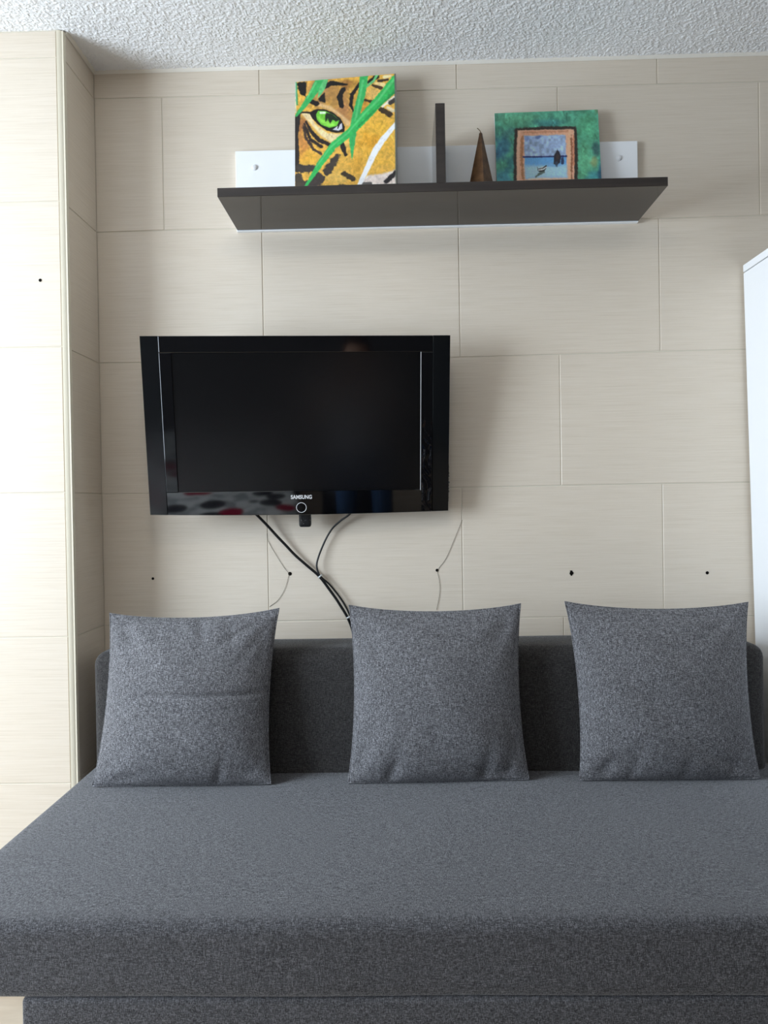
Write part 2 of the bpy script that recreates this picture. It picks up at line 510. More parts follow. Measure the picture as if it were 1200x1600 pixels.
# ------------------------------------------------------------------ sofa bed
def soft_box(name, b6, rad, mat, parent, nx=40, ny=16, nz=8, puff=0.0, wob=0.0, seed=1):
    """A padded block: rounded box on a subdivided cage with a slight puff and unevenness."""
    x0, x1, y0, y1, z0, z1 = b6
    cx, cy, cz = (x0 + x1) / 2, (y0 + y1) / 2, (z0 + z1) / 2
    hx, hy, hz = (x1 - x0) / 2, (y1 - y0) / 2, (z1 - z0) / 2
    def ticks(h, n):
        k = [-h, -h + rad * 0.12, -h + rad * 0.35, -h + rad * 0.65, -h + rad]
        inner = list(np.linspace(-h + rad, h - rad, n + 2)[1:-1])
        return k + inner + [-v for v in k[::-1]]
    ax, ay, az = ticks(hx, nx), ticks(hy, ny), ticks(hz, nz)
    r_ = random.Random(seed)
    ph = [r_.uniform(0, 6.28) for _ in range(6)]
    verts, index, faces = [], {}, []
    def vid(x, y, z):
        k = (round(x, 6), round(y, 6), round(z, 6))
        if k not in index:
            ix = max(-hx + rad, min(hx - rad, x)); iy = max(-hy + rad, min(hy - rad, y)); iz = max(-hz + rad, min(hz - rad, z))
            d = Vector((x - ix, y - iy, z - iz))
            if d.length > 1e-9:
                m = max(abs(d.x), abs(d.y), abs(d.z))
                d = d.normalized() * min(rad, m) if m > rad * 0.999 else d.normalized() * m
            p = Vector((ix, iy, iz)) + d
            u, v, w = p.x / hx, p.y / hy, p.z / hz
            if puff:
                p.z += math.copysign(puff, w) * (1 - u ** 4) * (1 - v ** 4) * abs(w)
                p.y += math.copysign(puff, v) * 0.6 * (1 - u ** 4) * (1 - w * w) * abs(v)
            if wob:
                q = math.sin(7 * p.x + ph[0]) * math.sin(5 * p.y + ph[1]) + 0.6 * math.sin(13 * p.x + ph[2] + 4 * p.z) * math.sin(9 * p.y + ph[3] + 11 * p.z)
                p.z += wob * q * max(0, w)
                p.y -= wob * q * max(0, -v)
            index[k] = len(verts)
            verts.append((cx + p.x, cy + p.y, cz + p.z))
        return index[k]
    def grid(A, B, f):
        for i in range(len(A) - 1):
            for j in range(len(B) - 1):
                faces.append((f(A[i], B[j]), f(A[i + 1], B[j]), f(A[i + 1], B[j + 1]), f(A[i], B[j + 1])))
    for s in (-hz, hz):
        grid(ax, ay, lambda a, b_: vid(a, b_, s))
    for s in (-hy, hy):
        grid(ax, az, lambda a, b_: vid(a, s, b_))
    for s in (-hx, hx):
        grid(ay, az, lambda a, b_: vid(s, a, b_))
    me = pydata(name, verts, faces)
    bm = bmesh.new(); bm.from_mesh(me)
    bmesh.ops.recalc_face_normals(bm, faces=bm.faces)
    bm.to_mesh(me); bm.free()
    return link(name, me, mat, parent, True)

sofa = thing('sofa_bed', 'long grey melange sofa bed standing against the tiled wall', 'sofa')
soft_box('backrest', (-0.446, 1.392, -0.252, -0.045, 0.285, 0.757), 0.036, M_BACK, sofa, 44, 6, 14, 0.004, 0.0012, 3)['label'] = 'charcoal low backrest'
soft_box('seat', (-0.478, 1.424, -1.001, -0.045, 0.284, 0.4215), 0.021, M_SEAT, sofa, 60, 30, 6, 0.003, 0.0015, 5)
soft_box('base', (-0.277, 1.22, -0.999, -0.08, 0.004, 0.288), 0.010, M_SEAT, sofa, 30, 12, 10, 0.0, 0.0, 6)
for x in (-0.2, 1.14):
    for y in (-0.9, -0.16):
        o = link('foot', lathe_mesh('foot', [(0.018, 0), (0.024, 0.004), (0.024, 0.01)], 12), M_HOUSING, sofa)
        o.location = (x, y, 0)

# ------------------------------------------------------------------ pillows
def pillow(label, TL, TR, BR, BL, bulge, seed, crease=None, lean_n=None):
    r_ = random.Random(seed)
    TL, TR, BR, BL = map(Vector, (TL, TR, BR, BL))
    n = 72
    U = np.linspace(-1, 1, n + 1)
    U = np.sign(U) * (1 - (1 - np.abs(U)) ** 1.35)
    cen = (TL + TR + BR + BL) / 4
    nrm = ((TR - BL).cross(TL - BR)).normalized()
    if nrm.y > 0:
        nrm = -nrm
    folds = [(r_.uniform(0, 6.28), r_.choice((-1, 1)), r_.choice((-1, 1))) for _ in range(4)]
    waves = [(r_.uniform(1.5, 4), r_.uniform(1.5, 4), r_.uniform(0, 6.28)) for _ in range(5)]
    wr = []
    for cxn, czn in ((-1, 1), (1, 1), (1, -1), (-1, -1)):
        for _ in range(3):
            wr.append((cxn, czn, r_.uniform(0.15, 1.4), r_.uniform(0.05, 0.10), r_.uniform(0.004, 0.008)))
    for _ in range(4):
        wr.append((r_.uniform(-0.8, 0.8), r_.choice((-1, 1)), None, r_.uniform(0.045, 0.08), r_.uniform(0.003, 0.006)))
    V, F, idx = [], [], {}
    for side in (1, -1):
        for i, u in enumerate(U):
            for j, v in enumerate(U):
                edge = i in (0, n) or j in (0, n)
                if edge and side < 0:
                    idx[(side, i, j)] = idx[(1, i, j)]
                    continue
                cu = u * (1 - 0.072 * (1 - v * v) ** 0.85)
                cv = v * (1 - (0.088 if v > 0 else -0.004) * (1 - u * u) ** 0.85)
                a, b_ = (cu + 1) / 2, (cv + 1) / 2
                p = BL * (1 - a) * (1 - b_) + BR * a * (1 - b_) + TR * a * b_ + TL * (1 - a) * b_
                eu = max(0.0, 1 - abs(u) ** 2.2)
                ev = max(0.0, 1 - abs(v) ** (2.2 if v > 0 else 3.6))
                t = bulge * (eu * ev) ** 0.62
                w = sum(math.sin(wx * u * 2 + wy * v * 2 + wp) for wx, wy, wp in waves) * 0.0016 * eu * ev
                f = 0.0
                for cxn, czn, ang, wid, amp in wr:
                    if ang is not None:
                        du, dv = (u - cxn) * -cxn, (v - czn) * -czn
                        along = du * math.cos(ang) + dv * math.sin(ang)
                        across = -du * math.sin(ang) + dv * math.cos(ang)
                        f += -amp * math.exp(-(across / wid) ** 2) * math.exp(-(along / 0.5) ** 2) * max(0, along) * 3.2
                    else:
                        dv = (v - czn) * -czn
                        f += -amp * math.exp(-((u - cxn - 0.25 * dv) / wid) ** 2) * math.exp(-(dv / 0.35) ** 2) * 1.2
                d = t * side if side > 0 else -0.55 * t
                if side > 0:
                    d += w + f * min(1, (eu * ev) * 6)
                    if crease is not None:
                        d -= 0.008 * math.exp(-((v - crease - 0.012 * u) / 0.016) ** 2) * min(1, eu * 4)
                p = p + nrm * d
                idx[(side, i, j)] = len(V)
                V.append(p)
    lift = max(0.0, 0.4275 - min(p.z for p in V)) + 0.0005      # rests on the seat
    V = [p + Vector((0, -0.006, min(lift, 0.006))) for p in V]
    for side in (1, -1):
        for i in range(n):
            for j in range(n):
                q = [idx[(side, i, j)], idx[(side, i + 1, j)], idx[(side, i + 1, j + 1)], idx[(side, i, j + 1)]]
                F.append(q if side > 0 else q[::-1])
    base = Vector(((BL.x + BR.x) / 2, (BL.y + BR.y) / 2, 0.424))
    me = pydata('throw_pillow', [p - base for p in V], F)
    o = link('throw_pillow', me, M_PILLOW, None, True)
    o.location = base
    # sewn edge piping
    ring = [(i, 0) for i in range(n)] + [(n, j) for j in range(n)] + [(n - i, n) for i in range(n)] + [(0, n - j) for j in range(n)]
    P = [V[idx[(1, i, j)]] - base for i, j in ring[::3]]
    s = link('edge_seam', tube_mesh('edge_seam', P + [P[0]], 0.0022, 6, 1), M_PILLOW, o)
    tag(o, label, 'pillow', 'grey pillows on the sofa bed')
    return o

pillow('grey throw pillow with a straight crease across its middle', (-0.3758, -0.285, 0.868), (0.0788, -0.275, 0.874), (0.0602, -0.338, 0.425), (-0.4080, -0.345, 0.425), 0.068, 11, 0.03)
pillow('grey throw pillow standing under the cables, between two other pillows', (0.2684, -0.285, 0.882), (0.7253, -0.278, 0.879), (0.7340, -0.325, 0.427), (0.2610, -0.335, 0.425), 0.066, 23)
pillow('smooth grey throw pillow nearest the white wardrobe', (0.8428, -0.28, 0.8846), (1.3245, -0.28, 0.8765), (1.3290, -0.328, 0.427), (0.8645, -0.328, 0.427), 0.066, 37)

# ------------------------------------------------------------------ wardrobe on the right (its body stands slightly out of square)
ward = thing('wardrobe', 'tall white wardrobe beside the sofa, cut off by the right edge', 'wardrobe', (1.8, -0.31, 0))
def skew(me):
    for v in me.vertices:
        v.co.x += (1.85 - v.co.z) * 0.0208
def wbox(name, b6, bev, mat=None):
    o = box(name, b6, mat or M_WHITE, ward, bev, 1, off=(1.8, -0.31, 0))
    skew(o.data)
    return o
wbox('side_panel', (1.4440, 1.462, -0.60, -0.012, 0.0, 1.826), 0.001)
wbox('side_panel', (2.132, 2.150, -0.60, -0.012, 0.0, 1.826), 0.001)
wbox('top_panel', (1.4435, 2.1505, -0.602, -0.012, 1.8285, 1.850), 0.0012)
wbox('back_panel', (1.4625, 2.1315, -0.022, -0.014, 0.06, 1.826), 0.0)
wbox('plinth', (1.4625, 2.1315, -0.57, -0.55, 0.0, 0.06), 0.0)
for x0, x1, hx in ((1.4625, 1.7960, 1.765), (1.7990, 2.1315, 1.83)):
    d = wbox('door', (x0, x1, -0.60, -0.582, 0.063, 1.824), 0.0012)
    hm = tube_mesh('handle', [(hx - 1.8, -0.29, 0.95), (hx - 1.8, -0.315, 0.97), (hx - 1.8, -0.315, 1.07), (hx - 1.8, -0.29, 1.09)], 0.005)
    skew(hm)
    link('handle', hm, M_METAL, d)

# ------------------------------------------------------------------ wall shelf
shelf = thing('wall_shelf', 'dark brown wall shelf with a white back strip, above the television', 'shelf')
box('board', (-0.070, 1.134, -0.270, -0.0165, 1.9875, 2.0115), M_WENGE, shelf, 0.0008, 1)
box('back_strip', (-0.072, 1.134, -0.0160, -0.0004, 1.9848, 2.2262), M_WHITE, shelf, 0.001, 1)['label'] = 'white back strip'
box('divider', (0.5205, 0.5460, -0.250, -0.0165, 2.0117, 2.2330), M_WENGE, shelf, 0.0008, 1)['label'] = 'upright dark divider board'
for x, z in ((-0.0140, 2.1752), (1.0783, 2.1762)):
    me = lathe_mesh('screw_cap', [(0.0085, 0), (0.0085, 0.0015), (0.0075, 0.0035), (0.0045, 0.0052), (0.001, 0.0058)], 18, 'y')
    o = link('screw_cap', me, M_CAP, shelf, True)
    o.location = (x, -0.0160, z)

# candle
k = 0.0410
cand = thing('pyramid_candle', 'brown pyramid candle with a bent wick on the shelf', 'candle', (0.6505, -0.170, 2.0117))
bm = bmesh.new()
rings = []
for s, z in ((1.0, 0.0), (1.0, 0.002), (0.13, 0.171), (0.10, 0.1755), (0.05, 0.1775)):
    rings.append([bm.verts.new((k * s * math.cos(w), k * s * math.sin(w), z)) for w in (R(-86), R(4), R(94), R(184))])
for a, b_ in zip(rings[:-1], rings[1:]):
    for i in range(4):
        bm.faces.new((a[i], a[(i + 1) % 4], b_[(i + 1) % 4], b_[i]))
bm.faces.new(rings[0][::-1]); bm.faces.new(rings[-1])
bmesh.ops.bevel(bm, geom=[e for e in bm.edges if abs(e.verts[0].co.z - e.verts[1].co.z) > 0.1], offset=0.0015, segments=2, profile=0.5, affect='EDGES')
link('wax_body', bm_mesh('wax_body', bm), M_CANDLE, cand)
link('wick', tube_mesh('wick', [(0.0, 0, 0.175), (-0.001, 0, 0.181), (-0.005, 0, 0.186), (-0.0095, 0, 0.190)], 0.0012, 6), M_WICK, cand)

# ------------------------------------------------------------------ paintings
def seg_dist(X, Y, a, b_):
    ax, ay, ar = a; bx, by, br = b_
    dx, dy = bx - ax, by - ay
    L = dx * dx + dy * dy + 1e-9
    t = np.clip(((X - ax) * dx + (Y - ay) * dy) / L, 0, 1)
    return np.hypot(X - ax - t * dx, Y - ay - t * dy) - (ar + t * (br - ar))

class Painter:
    def __init__(self, X, Y, base):
        self.X, self.Y = X, Y
        self.c = np.empty(X.shape + (3,)); self.c[:] = base
        self.n1 = value_noise(X.shape[0], X.shape[1], 5.0) - 0.5
        self.n2 = value_noise(X.shape[0], X.shape[1], 11.0) - 0.5
        self.n3 = value_noise(X.shape[0], X.shape[1], 2.2) - 0.5
        self.n4 = value_noise(X.shape[0], X.shape[1], 26.0) - 0.5
    def _put(self, m, col):
        col = np.array(col, float)
        self.c = self.c * (1 - m[..., None]) + m[..., None] * col
    def stroke(self, P, col, soft=6.0, rag=0.0, amt=1.0):
        d = None
        for a, b_ in zip(P[:-1], P[1:]):
            e = seg_dist(self.X, self.Y, a, b_)
            d = e if d is None else np.minimum(d, e)
        d = d + rag * (self.n3 * 0.9 + self.n1 * 1.1)
        self._put(amt * np.clip(0.5 - d / soft, 0, 1), col)
    def poly(self, P, col, soft=6.0, rag=0.0, amt=1.0):
        inside = np.zeros(self.X.shape, bool)
        d = np.full(self.X.shape, 1e9)
        for i in range(len(P)):
            (x0, y0), (x1, y1) = P[i], P[(i + 1) % len(P)]
            d = np.minimum(d, seg_dist(self.X, self.Y, (x0, y0, 0), (x1, y1, 0)))
            if y0 != y1:
                cr = ((y0 > self.Y) != (y1 > self.Y)) & (self.X < (x1 - x0) * (self.Y - y0) / (y1 - y0) + x0)
                inside ^= cr
        d = np.where(inside, -d, d) + rag * (self.n3 * 0.9 + self.n1 * 1.1)
        self._put(amt * np.clip(0.5 - d / soft, 0, 1), col)
    def blob(self, x, y, rx, ry, col, amt=1.0, rag=0.5):
        q = np.hypot((self.X - x) / rx, (self.Y - y) / ry) + rag * (self.n2 * 1.2 + self.n1 * 0.5)
        m = np.clip(1.25 - q, 0, 1); m = m * m * (3 - 2 * m)
        self._put(amt * m, col)

    def hairs(self, n, x0, x1, y0, y1, length, wid, amp):
        r_ = random.Random(n)
        for _ in range(n):
            x, y, w = r_.uniform(x0, x1), r_.uniform(y0, y1), r_.uniform(0.5, 2.4)
            l = length * r_.uniform(0.5, 1.2)
            a, b_ = (x, y, wid * r_.uniform(0.5, 1.2)), (x + l * math.cos(w), y + l * math.sin(w), wid * 0.3)
            i0, i1 = np.searchsorted(self.X[:, 0], [min(a[0], b_[0]) - 20, max(a[0], b_[0]) + 20])
            if i1 <= i0:
                continue
            d = seg_dist(self.X[i0:i1], self.Y[i0:i1], a, b_)
            m = np.clip(0.5 - d / 8, 0, 1)[..., None]
            self.c[i0:i1] *= 1 + m * r_.uniform(-amp, amp)

def tiger(X, Y):
    p = Painter(X, Y, (219, 168, 72))
    p.blob(450, 320, 240, 170, (170, 124, 70), 0.9)
    p.blob(300, 260, 150, 90, (186, 132, 84), 0.7)
    p.blob(540, 470, 90, 110, (176, 122, 76), 0.85)
    p.blob(560, 230, 110, 50, (156, 104, 52), 0.8)
    p.blob(700, 440, 70, 90, (190, 128, 44), 0.8)
    p.blob(790, 300, 90, 70, (222, 178, 104), 0.8)
    p.blob(620, 330, 50, 130, (206, 160, 66), 0.7)
    p.blob(800, 700, 190, 240, (232, 178, 62), 0.85)
    p.blob(760, 720, 100, 90, (206, 140, 36), 0.6)
    p.blob(650, 920, 70, 110, (206, 150, 50), 0.7)
    p.blob(230, 830, 130, 90, (226, 168, 58), 0.85)
    p.blob(180, 560, 70, 80, (150, 94, 56), 0.85)
    p.blob(190, 720, 60, 110, (186, 118, 64), 0.7)
    p.blob(470, 1010, 110, 80, (226, 184, 96), 0.7)
    p.blob(530, 720, 90, 60, (230, 190, 110), 0.7)
    p.poly([(170, 470), (250, 470), (290, 560), (400, 640), (520, 650), (430, 720), (340, 660), (250, 560)], (238, 212, 160), 16, 6)
    p.stroke([(320, 400, 14), (420, 430, 16), (520, 500, 10), (570, 560, 22)], (228, 190, 138), 18, 6, 0.8)
    # pale muzzle
    p.poly([(660, 1100), (720, 1000), (860, 985), (985, 950), (985, 1100)], (232, 214, 202), 16, 8)
    # green at the left margin
    p.stroke([(128, 215, 9), (132, 330, 12), (138, 400, 7)], (60, 150, 92), 6, 3)
    p.hairs(420, 130, 970, 150, 1300, 46, 5, 0.16)
    # black markings
    K = (26, 22, 22)
    p.poly([(140, 214), (222, 212), (212, 335), (165, 312), (146, 260)], K, 8, 6)
    p.stroke([(250, 372, 18), (308, 394, 20)], K, 8, 5)
    p.poly([(318, 352), (375, 295), (380, 385), (330, 372)], K, 8, 5)
    p.stroke([(375, 250, 20), (430, 222, 22), (560, 232, 7)], K, 8, 5)
    p.stroke([(532, 275, 20), (500, 335, 22), (518, 412, 20)], K, 8, 6)
    p.stroke([(672, 225, 11), (605, 320, 17), (594, 410, 13), (620, 462, 7)], K, 8, 5)
    p.stroke([(815, 168, 20), (750, 212, 15)], K, 8, 5)
    p.stroke([(700, 362, 6), (770, 380, 14)], (60, 44, 30), 8, 4)
    p.stroke([(780, 240, 9), (850, 262, 17)], (70, 50, 34), 8, 4)
    p.stroke([(830, 202, 13), (905, 192, 10)], (58, 42, 32), 8, 4)
    p.stroke([(880, 170, 16), (930, 160, 10)], (240, 212, 160), 8, 4)
    p.stroke([(805, 222, 10), (870, 236, 18)], (240, 206, 140), 8, 4)
    # the eye
    p.poly([(130, 485), (180, 458), (250, 462), (300, 440), (370, 440), (440, 465), (510, 520), (545, 590), (540, 632), (470, 640), (390, 618), (315, 565), (270, 520), (245, 476), (180, 472), (138, 505)], K, 6, 2)
    p.poly([(300, 485), (318, 452), (380, 456), (450, 488), (498, 535), (478, 582), (415, 597), (345, 570), (308, 528)], (112, 196, 60), 7)
    p.poly([(310, 500), (335, 545), (410, 588), (470, 575), (440, 550), (360, 530)], (150, 222, 84), 14, 0, 0.8)
    p.poly([(390, 468), (440, 482), (498, 532), (470, 545), (440, 530), (420, 560), (400, 520), (380, 545), (378, 490)], (24, 40, 24), 10, 3)
    p.stroke([(340, 470, 10), (375, 470, 8)], (226, 244, 214), 6)
    p.poly([(440, 612), (520, 556), (524, 604), (490, 622)], (206, 206, 214), 6)
    p.stroke([(500, 560, 7), (485, 600, 5)], K, 4)
    # stripes below the eye
    p.stroke([(190, 570, 8), (215, 680, 12), (280, 775, 12), (345, 812, 12)], (66, 50, 42), 8, 6)
    p.stroke([(200, 560, 10), (250, 690, 13), (345, 752, 13)], (46, 36, 32), 8, 6)
    p.stroke([(215, 545, 9), (262, 630, 15), (330, 700, 18), (420, 738, 14)], (40, 32, 30), 8, 6)
    p.poly([(118, 505), (166, 485), (160, 560), (146, 660), (158, 800), (150, 930), (112, 930)], (42, 36, 34), 8, 5)
    p.stroke([(150, 930, 34), (225, 932, 28), (282, 930, 30)], (62, 54, 48), 10, 14)
    p.stroke([(150, 1000, 36), (170, 1090, 44)], (74, 64, 52), 10, 12)
    p.stroke([(245, 1070, 48), (315, 1015, 54), (345, 1010, 26)], (66, 56, 52), 10, 12)
    p.stroke([(396, 955, 34), (440, 890, 30), (478, 830, 22)], (64, 56, 48), 10, 12)
    p.stroke([(512, 700, 16), (530, 770, 20), (552, 825, 10)], (40, 34, 30), 8, 6)
    p.stroke([(535, 975, 20), (612, 1022, 20)], (62, 50, 36), 10, 10)
    p.stroke([(500, 1078, 12), (545, 1080, 10)], (90, 66, 34), 8, 8)
    p.stroke([(690, 1066, 12), (755, 1068, 14)], (92, 88, 84), 8, 6)
    p.stroke([(888, 1050, 20), (965, 978, 17)], (34, 30, 32), 8, 6)
    p.stroke([(850, 445, 24), (925, 490, 22)], (64, 48, 30), 10, 10)
    p.stroke([(860, 420, 12), (962, 350, 20)], (226, 216, 196), 8, 8)
    p.stroke([(905, 430, 14), (950, 455, 16)], (220, 200, 160), 8, 8)
    p.stroke([(930, 388, 20), (968, 360, 18)], (60, 54, 50), 8, 8)
    # white blade and whisker
    p.stroke([(985, 555, 16), (870, 690, 24), (800, 790, 26), (720, 960, 22), (655, 1090, 16)], (242, 240, 238), 8, 5)
    # grass blades
    g1, g2 = (58, 172, 92), (112, 205, 130)
    p.stroke([(345, 190, 42), (260, 325, 28), (190, 420, 20), (132, 490, 10)], g1, 7, 4)
    p.stroke([(385, 195, 18), (350, 270, 24), (318, 340, 5)], (98, 190, 116), 7, 4)
    p.stroke([(300, 215, 8), (225, 345, 6)], g2, 8, 3, 0.7)
    p.stroke([(825, 140, 12), (790, 200, 9), (715, 262, 10)], (108, 190, 120), 6, 3)
    p.stroke([(710, 150, 36), (690, 310, 30), (640, 490, 30), (612, 620, 32), (605, 720, 24), (604, 860, 3)], g1, 7, 4)
    p.stroke([(700, 200, 10), (660, 400, 8), (622, 600, 8)], g2, 10, 3, 0.6)
    p.stroke([(985, 215, 64), (900, 300, 48), (790, 420, 42), (680, 540, 40), (600, 625, 34), (450, 742, 30), (330, 900, 26), (208, 1080, 10)], (54, 178, 88), 7, 5)
    p.stroke([(960, 190, 10), (830, 360, 9), (690, 500, 8), (570, 640, 6), (420, 760, 6), (300, 920, 5)], g2, 10, 4, 0.65)
    p.stroke([(970, 290, 10), (800, 450, 8), (650, 600, 8)], (30, 128, 62), 12, 4, 0.7)
    # dark grey strip down the right margin, pale strip at upper left
    p.poly([(962, 100), (990, 100), (990, 1300), (964, 1300)], (96, 98, 90), 8)
    p.poly([(110, 100), (128, 100), (132, 470), (112, 470)], (208, 222, 212), 6, 3, 0.7)
    c = p.c * (1 + 0.16 * p.n1 + 0.10 * p.n3)[..., None]
    return c * 1.07

def boat(X, Y):
    p = Painter(X, Y, (72, 148, 118))
    p.blob(300, 160, 260, 90, (84, 152, 112), 0.7)
    p.blob(90, 140, 90, 60, (70, 120, 96), 0.6)
    p.blob(600, 200, 200, 50, (52, 118, 122), 0.7)
    p.blob(1000, 250, 160, 170, (74, 158, 112), 0.8)
    p.blob(980, 600, 110, 240, (86, 164, 116), 0.8)
    p.blob(130, 450, 110, 150, (66, 136, 160), 0.9)
    p.blob(90, 520, 70, 90, (44, 92, 128), 0.7)
    p.blob(200, 300, 110, 60, (60, 110, 112), 0.7)
    p.blob(150, 760, 120, 110, (66, 142, 168), 0.8)
    p.blob(220, 600, 60, 120, (44, 110, 130), 0.6)
    p.blob(1100, 470, 50, 90, (48, 84, 84), 0.85)
    p.blob(1075, 590, 55, 70, (134, 148, 92), 0.8)
    p.blob(1080, 740, 90, 70, (66, 158, 168), 0.85)
    p.blob(1145, 690, 30, 150, (32, 74, 104), 0.8)
    p.blob(1120, 80, 60, 40, (84, 120, 76), 0.7)
    p.c *= (1.06 + 0.30 * p.n2 + 0.20 * p.n1 + 0.14 * p.n4)[..., None]
    p.hairs(170, 20, 1180, 40, 1180, 70, 9, 0.22)
    # dark outline and copper border
    D = (58, 48, 42)
    p.stroke([(275, 275, 20), (560, 258, 20), (875, 255, 20), (888, 520, 22), (892, 820, 20), (560, 838, 20), (268, 838, 20), (262, 540, 18), (275, 275, 20)], D, 14, 8)
    p.poly([(285, 276), (560, 268), (868, 264), (874, 520), (876, 815), (560, 826), (276, 826), (272, 540)], (230, 170, 134), 10, 6)
    p.stroke([(300, 290, 12), (290, 540, 10), (296, 800, 12)], (238, 186, 152), 10, 8, 0.8)
    p.stroke([(335, 340, 14), (325, 560, 12), (345, 760, 14)], (176, 110, 66), 12, 10, 0.8)
    p.stroke([(350, 300, 10), (600, 288, 9), (800, 285, 10)], (206, 138, 100), 12, 8, 0.8)
    p.stroke([(820, 300, 12), (815, 540, 14), (830, 780, 14)], (236, 178, 134), 12, 8, 0.8)
    p.stroke([(842, 330, 8), (850, 540, 9), (846, 790, 8)], (150, 84, 54), 8, 10, 0.85)
    p.stroke([(866, 330, 7), (870, 620, 8)], (206, 124, 84), 8, 6, 0.8)
    p.stroke([(330, 800, 14), (560, 795, 12), (840, 800, 14)], (216, 146, 106), 12, 10, 0.8)
    # inner seascape
    p.poly([(352, 332), (560, 326), (780, 318), (790, 540), (802, 744), (560, 752), (366, 760), (358, 540)], (156, 182, 220), 10, 8)
    sky = (p.X > 352) & (p.X < 785) & (p.Y > 330) & (p.Y < 536)
    p.c = np.where(sky[..., None], p.c * (1 + 0.18 * p.n2 + 0.26 * p.n1)[..., None] + (12 * p.n1)[..., None], p.c)
    p.blob(500, 345, 40, 20, (70, 96, 160), 0.7)
    p.blob(385, 360, 40, 30, (84, 112, 176), 0.6)
    p.poly([(360, 542), (790, 536), (794, 640), (362, 640)], (98, 170, 230), 10, 4)
    p.poly([(364, 630), (796, 620), (800, 742), (560, 748), (368, 754)], (166, 212, 234), 40, 10)
    p.blob(520, 680, 140, 60, (176, 204, 214), 0.6)
    p.blob(640, 620, 120, 26, (110, 170, 222), 0.6)
    p.stroke([(345, 542, 8), (560, 540, 7), (792, 534, 8)], (34, 40, 104), 8, 3)
    p.stroke([(400, 762, 5), (540, 752, 8), (620, 756, 5)], (224, 214, 196), 8, 4)
    p.poly([(698, 462), (722, 505), (738, 540), (726, 600), (692, 632), (660, 606), (664, 530), (680, 500)], (44, 40, 52), 8, 6)
    p.blob(700, 545, 18, 30, (96, 62, 54), 0.5)
    p.stroke([(752, 560, 14), (752, 600, 16)], (44, 60, 100), 8, 4)
    p.stroke([(690, 600, 14), (690, 630, 12)], (60, 84, 110), 10, 6, 0.7)
    p.stroke([(475, 738, 8), (530, 700, 14), (560, 690, 8)], (92, 112, 104), 8, 5)
    p.stroke([(520, 668, 16), (575, 642, 12)], (238, 238, 232), 6, 3)
    p.stroke([(508, 660, 4), (545, 655, 5), (582, 630, 7)], (44, 42, 40), 4, 2)
    p.stroke([(512, 684, 6), (560, 676, 7), (580, 655, 4)], (44, 42, 40), 4, 2)
    p.stroke([(490, 640, 3), (500, 680, 3)], (60, 70, 80), 4, 2)
    c = p.c * (1 + 0.10 * p.n3)[..., None]
    g = c.mean(-1, keepdims=True)
    return (c * 0.86 + g * 0.14) * 1.14

def canvas(name, label, cat, TL, TR, BR, BL, thick, fn, mat, to_px, nx, ny):
    TL, TR, BR, BL = map(Vector, (TL, TR, BR, BL))
    base = (BL + BR) / 2
    nrm = (TR - BL).cross(TL - BR).normalized()
    if nrm.y < 0:
        nrm = -nrm                                 # points to the wall
    root = thing(name, label, cat, base)
    root.empty_display_size = 0.1
    a = np.linspace(0, 1, nx + 1)[:, None, None]
    b_ = np.linspace(0, 1, ny + 1)[None, :, None]
    f = lambda v: np.array(v - base)[None, None, :]
    P = f(TL) * (1 - a) * (1 - b_) + f(TR) * a * (1 - b_) + f(BR) * a * b_ + f(BL) * (1 - a) * b_
    U, Vv = np.broadcast_to(a[..., 0], (nx + 1, ny + 1)), np.broadcast_to(b_[..., 0], (nx + 1, ny + 1))
    X, Y = to_px(U, Vv)
    col = np.clip(fn(X, Y), 0, 255) / 255.0
    col = np.where(col <= 0.04045, col / 12.92, ((col + 0.055) / 1.055) ** 2.4)
    idx = np.arange((nx + 1) * (ny + 1)).reshape(nx + 1, ny + 1)
    Fq = np.stack([idx[:-1, :-1], idx[:-1, 1:], idx[1:, 1:], idx[1:, :-1]], -1).reshape(-1, 4)
    me = bpy.data.meshes.new('painted_face')
    me.from_pydata(P.reshape(-1, 3).tolist(), [], Fq.tolist()); me.update()
    at = me.color_attributes.new('paint', 'FLOAT_COLOR', 'POINT')
    at.data.foreach_set('color', np.concatenate([col, np.ones(col.shape[:2] + (1,))], -1).astype(np.float32).ravel())
    link('painted_face', me, mat, root)
    # stretched canvas body behind the painted face
    e = nrm * 0.0006
    fr = [v - base + e for v in (TL, TR, BR, BL)]
    bk = [v - base + nrm * thick for v in (TL, TR, BR, BL)]
    F = [(0, 1, 2, 3), (4, 7, 6, 5)] + [(i, i + 4, (i + 1) % 4 + 4, (i + 1) % 4) for i in range(4)]
    bm = bmesh.new(); bm.from_mesh(pydata('t', fr + bk, F))
    link('canvas_body', bm_mesh('canvas_body', bm), M_CANVAS, root)
    return root

ZT = 2.0118
def tiger_px(U, V):
    v0 = 0.815 + 0.028 * U
    yt, yb = 212 - 72 * U, 1092 - 12 * U
    return 120 + 853 * U, yt + (yb - yt) * V / v0
canvas('tiger_painting', 'painting of a green tiger eye behind grass blades, on the shelf', 'painting',
       (0.1138, -0.028, 2.4220), (0.4155, -0.064, 2.4190), (0.4128, -0.114, ZT), (0.1138, -0.078, ZT), 0.018, tiger, M_TIGER, tiger_px, 220, 280)
def boat_px(U, V):
    xl, xr = 45 + 25 * V / 0.75, 1112 + 48 * V / 0.75
    yt, yb = 105 - 40 * U, 818 - 28 * U
    return xl + (xr - xl) * U, yt + (yb - yt) * V / 0.75
canvas('boat_painting', 'green bordered painting of a small boat and dark sail on blue sea', 'painting',
       (0.7080, -0.030, 2.3120), (1.0140, -0.030, 2.3150), (1.0140, -0.072, ZT), (0.7080, -0.072, ZT), 0.016, boat, M_BOAT, boat_px, 220, 200)

